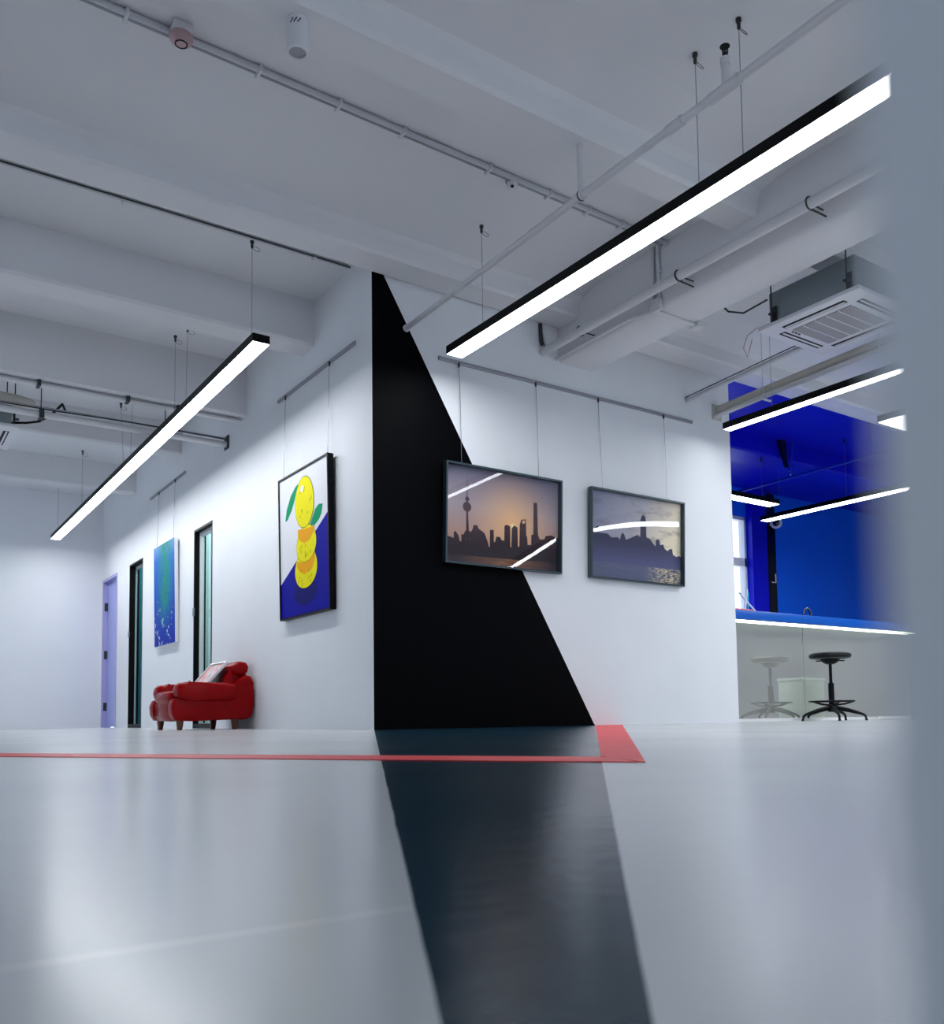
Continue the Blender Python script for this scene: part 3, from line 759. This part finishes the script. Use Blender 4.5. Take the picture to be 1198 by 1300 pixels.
for cx in (-1.66, -.60):
    h_ = MB().tube([(cx, 2.985, 2.70), (cx, 2.985, H - .002)], .004, 6).build('threaded_rod', 'dark', r, P0)
    MB().box((cx - .02, 2.94, 2.782), (cx + .02, 3.03, 2.79)).box((cx - .02, 2.94, 2.716), (cx + .02, 3.03, 2.724)).box((cx - .02, 2.934, 2.716), (cx + .02, 2.942, 2.79)).build('clamp', 'dark', h_, P0)

# ------------------------------------------------------------------ cassette air conditioners
def cassette(label, x0, x1, y0, y1, z):
    c = Vector(((x0 + x1) / 2, (y0 + y1) / 2, z))
    r = thing('cassette_air_conditioner', label, 'air conditioner', c, 'ceiling air conditioners')
    MB().box((x0, y0, z), (x1, y1, z + .032), .010).build('panel', 'acwhite', r, c)
    m_ = .06
    MB().box((x0 + m_, y0 + m_, z + .032), (x1 - m_, y1 - m_, z + .27), .004).build('body', 'galv', r, c)
    w = x1 - x0; dd = y1 - y0; g = .165
    MB().box((x0 + g, y0 + g, z - .006), (x1 - g, y1 - g, z + .002), .003).build('return_grille', 'grille', r, c)
    for k in range(1, 5):
        yk = y0 + g + (dd - 2 * g) * k / 5
        MB().box((x0 + g, yk - .004, z - .009), (x1 - g, yk + .004, z - .003)).build('grille_bar', 'acwhite', r, c)
    s0, s1, o0, o1 = .15, .0, .065, .115
    for (a, b_) in (((x0 + s0, y0 + o0), (x1 - s0, y0 + o1)), ((x0 + s0, y1 - o1), (x1 - s0, y1 - o0)), ((x0 + o0, y0 + s0), (x0 + o1, y1 - s0)), ((x1 - o1, y0 + s0), (x1 - o0, y1 - s0))):
        s_ = MB().box((a[0], a[1], z - .002), (b_[0], b_[1], z + .004), .002).build('air_outlet', 'slot', r, c)
        lng_x = (b_[0] - a[0]) > (b_[1] - a[1])
        if lng_x: MB().box((a[0] + .01, (a[1] + b_[1]) / 2 - .012, z - .006), (b_[0] - .01, (a[1] + b_[1]) / 2 + .004, z - .001), .002).build('louvre', 'acwhite', s_, c)
        else: MB().box(((a[0] + b_[0]) / 2 - .004, a[1] + .01, z - .006), ((a[0] + b_[0]) / 2 + .012, b_[1] - .01, z - .001), .002).build('louvre', 'acwhite', s_, c)
    for sx in (0, 1):
        for sy in (0, 1):
            px_, py_ = (x0 + m_ - .03, x1 - m_ + .03)[sx], (y0 + m_ + .04, y1 - m_ - .04)[sy]
            MB().tube([(px_, py_, z + .035), (px_, py_, H)], .005, 6).build('threaded_rod', 'dark', r, c)
            MB().box((px_ - .012, py_ - .02, z + .1), (px_ + .032, py_ + .02, z + .112)).box((px_ + (.02 if sx == 0 else -.014), py_ - .02, z + .06), (px_ + (.032 if sx == 0 else -.002), py_ + .02, z + .16)).build('bracket', 'dark', r, c)
    for k in range(3):
        MB().box((x0 + .19 + k * .035, y1 - .15, z - .004), (x0 + .21 + k * .035, y1 - .14, z)).build('indicator', 'slot', r, c)
    return r
r = cassette('white cassette air conditioner with grey grille under the girder at the right', 2.25, 3.0, -2.28, -1.505, 2.75)
c = Vector(r.location)
MB().tube([(2.30, -1.56, 2.98), (2.24, -1.40, 2.93), (2.2, -1.3, 2.97), (2.15, -1.25, 3.05), (2.12, -1.22, H)], .007, 8).build('cable', 'dark', r, c)
MB().tube([(2.26, -1.50, 2.79), (2.21, -1.45, 2.74), (2.20, -1.42, 2.66), (2.24, -1.42, 2.60), (2.26, -1.45, 2.72)], .004, 6).build('cable', 'pink', r, c)
r = cassette('white cassette air conditioner cut off by the left edge of the photograph', -2.55, -1.775, 3.36, 4.14, 2.72)
c = Vector(r.location)
MB().tube([(-1.84, 3.5, 2.80), (-1.72, 3.42, 2.795), (-1.62, 3.36, 2.81), (-1.54, 3.25, 2.85), (-1.47, 3.1, 2.92), (-1.46, 3.02, 2.84)], .011, 8).build('cable', 'black', r, c)
MB().tube([(-1.86, 3.6, 2.93), (-1.75, 3.4, 2.93), (-1.72, 3.2, 2.9), (-1.85, 3.08, 2.88), (-2.3, 3.06, 2.88), (-3.4, 3.06, 2.89)], .05, 12).build('insulated_hose', 'beige', r, c)

# ------------------------------------------------------------------ red armchair
A0 = Vector((-.38, 2.56, 0))
r = thing('armchair', 'low red leather armchair standing against the white wall by the glass slot', 'armchair', A0)
prof = [(-.57, .075), (-.70, .085), (-.728, .13), (-.735, .21), (-.715, .262), (-.66, .278), (-.40, .275), (-.25, .33), (-.15, .43), (-.09, .475), (-.045, .465), (-.02, .41), (-.016, .21), (-.04, .11), (-.075, .09)]
for y0, y1 in ((2.20, 2.33), (2.80, 2.93)):
    MB().prism([(x_, y0, z_) for x_, z_ in prof], (0, y1 - y0, 0), .018, 3).build('side_panel', 'leather', r, A0, sharp=50)
ap = [(-.60, .245), (-.665, .255), (-.69, .285), (-.70, .33), (-.69, .375), (-.66, .402), (-.60, .41), (-.22, .405), (-.19, .39), (-.18, .33), (-.19, .26), (-.23, .245)]
for y0, y1 in ((2.165, 2.345), (2.785, 2.965)):
    a_ = MB().prism([(x_, y0, z_) for x_, z_ in ap], (0, y1 - y0, 0), .045, 4).build('armrest', 'leather', r, A0, sharp=60)
    MB().tube([(-.575, y0 + .02, .405), (-.572, (y0 + y1) / 2, .418), (-.575, y1 - .02, .405)], .004, 6).build('seam', 'leather', a_, A0)
MB().prism([(-.69, 2.32, .08), (-.715, 2.32, .12), (-.72, 2.32, .22), (-.70, 2.32, .255), (-.60, 2.32, .255), (-.60, 2.32, .08)], (0, .49, 0), .008, 2).box((-.60, 2.32, .085), (-.06, 2.81, .2)).build('seat_base', 'leather', r, A0, sharp=50)
MB().box((-.725, 2.335, .215), (-.20, 2.795, .335), .045, 4).build('seat_cushion', 'leather', r, A0, sharp=60)
bp = [(-.30, .20), (-.29, .33), (-.235, .45), (-.185, .545), (-.15, .585), (-.10, .598), (-.055, .588), (-.038, .555), (-.045, .51), (-.07, .47), (-.055, .35), (-.05, .2)]
MB().prism([(x_, 2.325, z_) for x_, z_ in bp], (0, .48, 0), .03, 4).build('backrest', 'leather', r, A0, sharp=60)
hd = [(-.175, .49), (-.19, .535), (-.165, .58), (-.11, .602), (-.055, .592), (-.032, .555), (-.042, .505), (-.10, .47)]
MB().prism([(x_, 2.285, z_) for x_, z_ in hd], (0, .56, 0), .035, 4).build('head_roll', 'leather', r, A0, sharp=60)
for (lx, ly) in ((-.645, 2.28), (-.645, 2.87), (-.165, 2.28), (-.165, 2.87)):
    MB().lathe((lx, ly, 0), [(.018, 0), (.022, .004), (.034, .09), (.034, .12)], 14).build('leg', 'wood', r, A0)
# framed print lying on the chair
t = math.radians(45)
U = Vector((0, -1, 0)); V = Vector((math.sin(t) * .94, 0, math.cos(t) * 1.05)).normalized(); Wn = U.cross(V)
mm = Matrix((U, V, Wn)).transposed().to_4x4(); mm.translation = Vector((-.42, 2.785, .343))
r = thing('framed_print', 'small white framed red and grey print leaning on the red armchair', 'picture', mat=mm)
b = MB(); frame_bar(b, .42, .335, .022, .018); b.build('frame', 'framewhite', r)
MB().box((.01, .01, .002), (.41, .325, .008)).build('backing', 'black', r)
m = pm('red_grey_print', (.4, .1, .1), .4)
v, x, y, z = coords(m)
n_ = noise(m, v, 7, 2, stretch=(1.2, .5, 1))
LK(m, ramp(m, n_, [(.36, (.10, .13, .15)), (.43, (.50, .53, .55)), (.49, (.55, .12, .14)), (.60, (.62, .30, .30)), (.66, (.75, .75, .76))]), BS(m).inputs['Base Color'])
M['rgprint'] = m
MB().box((.018, .018, .0085), (.402, .317, .011)).build('print', 'rgprint', r)

# ------------------------------------------------------------------ bar counter
B0 = Vector((5.4, .35, 0))
r = thing('bar_counter', 'long bar counter with blue worktop and lit pale front in the bay', 'counter', B0)
MB().box((3.775, .03, .965), (7.08, .72, 1.05), .004).build('worktop', 'worktop', r, B0)
MB().box((3.775, .16, .03), (4.98, .19, .962)).build('front_panel', 'panel', r, B0)
MB().box((4.984, .155, .03), (7.02, .185, .962)).build('front_panel', 'panel', r, B0)
MB().box((3.775, .19, .03), (7.0, .66, .96)).build('carcass', 'skirt', r, B0)
MB().box((3.775, .10, 0), (7.04, .60, .03)).build('plinth', 'skirt', r, B0)
MB().box((3.80, .10, .958), (7.03, .108, .9655)).build('light_strip', 'strip', r, B0)
# things on the counter
B1 = Vector((4.42, .42, 1.05))
r = thing('display_stand', 'white folded stand with a cyan card on the counter before the window', 'display stand', B1)
MB().tube([(4.36, .38, 1.064), (4.47, .44, 1.20), (4.52, .46, 1.34)], .012, 8).tube([(4.60, .38, 1.064), (4.50, .44, 1.20), (4.40, .46, 1.30)], .010, 8).build('frame', 'framewhite', r, B1)
MB().box((4.30, .46, 1.05), (4.56, .50, 1.085), .005).build('base', 'framewhite', r, B1)
MB().prism([(4.47, .452, 1.10), (4.555, .452, 1.07), (4.535, .452, 1.17), (4.545, .452, 1.31), (4.505, .452, 1.31), (4.49, .452, 1.18)], (0, .006, 0)).build('card', 'cyan', r, B1)
tag(MB().box((3.86, .06, 1.05), (4.10, .22, 1.066), .004).build('notebook', 'redbook', off=(3.98, .14, 1.05)), 'orange red flat book lying on the left end of the counter', 'book')
B1 = Vector((5.015, .12, 1.05))
r = thing('arched_tap', 'small dark arch with a pale rim standing on the blue counter', 'tap', B1)
pts = [B1 + Vector((.058 * math.cos(q), 0, .016 + .068 * math.sin(q))) for q in [PI * k / 16 for k in range(17)]]
MB().tube(pts, .010, 8).build('arch', 'glassdark', r, B1)
pts = [B1 + Vector((.067 * math.cos(q), -.006, .014 + .078 * math.sin(q))) for q in [PI * k / 16 for k in range(17)]]
MB().tube(pts, .0045, 6).build('rim', 'chrome', r, B1)
for sx in (-.058, .058):
    MB().lathe(B1 + Vector((sx, 0, 0)), [(.018, 0), (.018, .02)], 12).build('foot', 'glassdark', r, B1)

# stool
S0 = Vector((4.91, -.19, 0))
r = thing('drafting_stool', 'black swivel stool with round seat and five legs before the counter', 'stool', S0)
MB().lathe(S0 + Vector((0, 0, .60)), [(0, 0), (.14, 0), (.185, .008), (.197, .028), (.19, .048), (.165, .060), (0, .062)], 36).build('seat', 'blackfab', r, S0)
MB().lathe(S0 + Vector((0, 0, .548)), [(.03, 0), (.06, .012), (.085, .035), (.095, .055)], 24).build('seat_mechanism', 'black', r, S0)
rv = Vector((.826, -.563, 0))
MB().tube([S0 + rv * -.14 + Vector((0, 0, .580)), S0 + rv * -.05 + Vector((0, 0, .583))], .006, 8).build('lever', 'black', r, S0)
MB().tube([S0 + rv * .14 + Vector((0, 0, .583)), S0 + rv * .05 + Vector((0, 0, .583))], .006, 8).build('lever', 'black', r, S0)
MB().tube([S0 + Vector((0, 0, .36)), S0 + Vector((0, 0, .555))], .015, 14).build('gas_lift', 'black', r, S0)
MB().tube([S0 + Vector((0, 0, .10)), S0 + Vector((0, 0, .365))], .027, 16).build('column', 'black', r, S0)
fr = MB().tube([S0 + Vector((.205 * math.cos(q), .205 * math.sin(q), .188)) for q in [k * 2 * PI / 32 for k in range(32)]], .008, 8, closed=True)
for k in range(5):
    q = k * 2 * PI / 5 + .35
    fr.tube([S0 + Vector((.03 * math.cos(q), .03 * math.sin(q), .152)), S0 + Vector((.12 * math.cos(q), .12 * math.sin(q), .162)), S0 + Vector((.203 * math.cos(q), .203 * math.sin(q), .188))], .009, 6)
fr.build('foot_ring', 'black', r, S0)
MB().lathe(S0 + Vector((0, 0, .085)), [(.03, 0), (.045, .01), (.045, .06), (.032, .075)], 18).build('hub', 'black', r, S0)
base = math.atan2(rv.y, rv.x)
for k in range(5):
    q = base + math.radians(180 + 72 * k + 8)
    dv = Vector((math.cos(q), math.sin(q), 0))
    lg = MB().tube([S0 + dv * .03 + Vector((0, 0, .125)), S0 + dv * .15 + Vector((0, 0, .10)), S0 + dv * .27 + Vector((0, 0, .063)), S0 + dv * .295 + Vector((0, 0, .048)), S0 + dv * .305 + Vector((0, 0, .012))], [.024, .020, .013, .012, .010], 10).build('leg', 'black', r, S0)
    MB().lathe(S0 + dv * .306, [(.013, 0), (.013, .014)], 10).build('glide', 'black', lg, S0)
# crate whose mirror image shows in the glossy counter front
K0 = Vector((6.02, -.62, 0))
r = thing('storage_crate', 'grey green storage crate standing right of the stool before the counter', 'crate', K0)
MB().box((K0.x - .20, K0.y - .16, 0), (K0.x + .20, K0.y + .16, .44), .012).build('body', 'cratec', r, K0)
MB().box((K0.x - .21, K0.y - .17, .44), (K0.x + .21, K0.y + .17, .475), .008).build('lid', 'cratec', r, K0)
# white cable on the floor by the pier
tag(MB().tube([(5.2, -.35, .008), (5.35, -.42, .008), (5.5, -.30, .03), (5.62, -.27, .008), (6.2, -.1, .008)], .008, 8).build('floor_cable', 'skirt', off=(5.4, -.3, 0)), 'white cable lying on the floor right of the stool', 'cable')

# bay fittings
K0 = Vector((8.215, 2.82, 2.886))
r = thing('security_camera', 'small white round camera with black lens on the blue wall', 'security camera', K0)
dirv = (C - K0).normalized(); q = Vector((0, 0, 1)).rotation_difference(dirv).to_matrix().to_4x4()
MB().lathe(K0, [(.04, -.03), (.075, -.02), (.085, .01), (.075, .03), (.055, .036), (0, .036)], 24, q).build('housing', 'acwhite', r, K0)
MB().lathe(K0 + dirv * .036, [(.05, 0), (.048, .008), (.03, .016), (0, .018)], 20, q).build('lens', 'glassdark', r, K0)
MB().tube([K0 - dirv * .02, (K0.x + .03, 2.945, K0.z + .01)], .03, 10).build('mount', 'acwhite', r, K0)
P0 = Vector((6.25, 1.0, 2.9))
r = thing('blue_pipe', 'slim blue pipe hanging across the dark ceiling of the bay', 'pipe', P0)
MB().tube([(6.27, 2.0, 2.9), (6.24, .3, 2.9), (6.1, -4, 2.9)], .018, 10).build('pipe', 'bluepipe', r, P0)
for yy_ in (1.1, 0.1, -2.5):
    MB().tube([(6.255, yy_, 2.9), (6.255, yy_, H)], .004, 6).build('hanger', 'bluepipe', r, P0)
P0 = Vector((6.35, 1.24, H))
r = thing('hanging_cable', 'loose blue cable and dark bracket hanging from the bay ceiling', 'cable', P0)
MB().tube([(6.42, 1.2, H), (6.40, 1.2, 3.3), (6.36, 1.2, 3.18), (6.33, 1.2, 3.08), (6.335, 1.2, 2.97)], .012, 8).build('cable', 'bluepipe', r, P0)
MB().tube([(6.335, 1.2, 3.07), (6.33, 1.2, 3.0), (6.338, 1.2, 2.95)], .009, 8).build('connector', 'acwhite', r, P0)
MB().prism([(6.16, 1.22, H), (6.30, 1.22, H), (6.33, 1.22, 3.05), (6.29, 1.22, 3.05)], (0, .03, 0)).build('bracket', 'glassdark', r, P0)
P0 = Vector((8.2, 2.95, 1.6))
r = thing('wall_conduit', 'vertical blue conduit with a dark strip for the recess shade in the corner of the bay', 'conduit', P0)
MB().tube([(8.125, 2.96, .9), (8.125, 2.96, 3.35)], .018, 10).build('conduit', 'bluepipe', r, P0)
MB().box((8.15, 2.94, .9), (8.345, 2.999, 3.35)).build('recess_shade', 'glassdark', r, P0)  # near-black strip standing in for the shade of the recess
MB().tube([(8.31, 2.933, 2.15), (8.31, 2.933, 2.02), (8.22, 2.933, 2.02)], .008, 6).build('wire', 'acwhite', r, P0)

# ------------------------------------------------------------------ daylight, camera, colour
W = bpy.data.worlds.new('sky'); W.use_nodes = True; SC.world = W
bgn = W.node_tree.nodes['Background']
bgn.inputs[0].default_value = (.69, .83, 1.0, 1); bgn.inputs[1].default_value = 1.75

cam = bpy.data.cameras.new('camera'); co = bpy.data.objects.new('camera', cam); COL.objects.link(co)
f_px, ppy = 1134.635, 833.949
cam.sensor_fit = 'AUTO'; cam.sensor_width = 36.0
cam.lens = f_px * 36.0 / 1300.0
cam.shift_y = (ppy - 650.0) / 1300.0
cam.clip_start = .004; cam.clip_end = 100
yaw, pit, rol = 0.599539066, 0.0678219266, -0.0130415891
F = Vector((math.sin(yaw) * math.cos(pit), math.cos(yaw) * math.cos(pit), math.sin(pit)))
r0 = Vector((math.cos(yaw), -math.sin(yaw), 0)); u0 = r0.cross(F)
R2 = r0 * math.cos(rol) + u0 * math.sin(rol); U2 = -r0 * math.sin(rol) + u0 * math.cos(rol)
mm = Matrix((R2, U2, -F)).transposed().to_4x4(); mm.translation = C
co.matrix_world = mm
cam.dof.use_dof = True; cam.dof.focus_distance = 6.8; cam.dof.aperture_fstop = 12.0
SC.camera = co
SC.view_settings.view_transform = 'Standard'; SC.view_settings.look = 'None'
SC.view_settings.gamma = 1.0; SC.view_settings.use_curve_mapping = False
SC.view_settings.exposure = 0.36
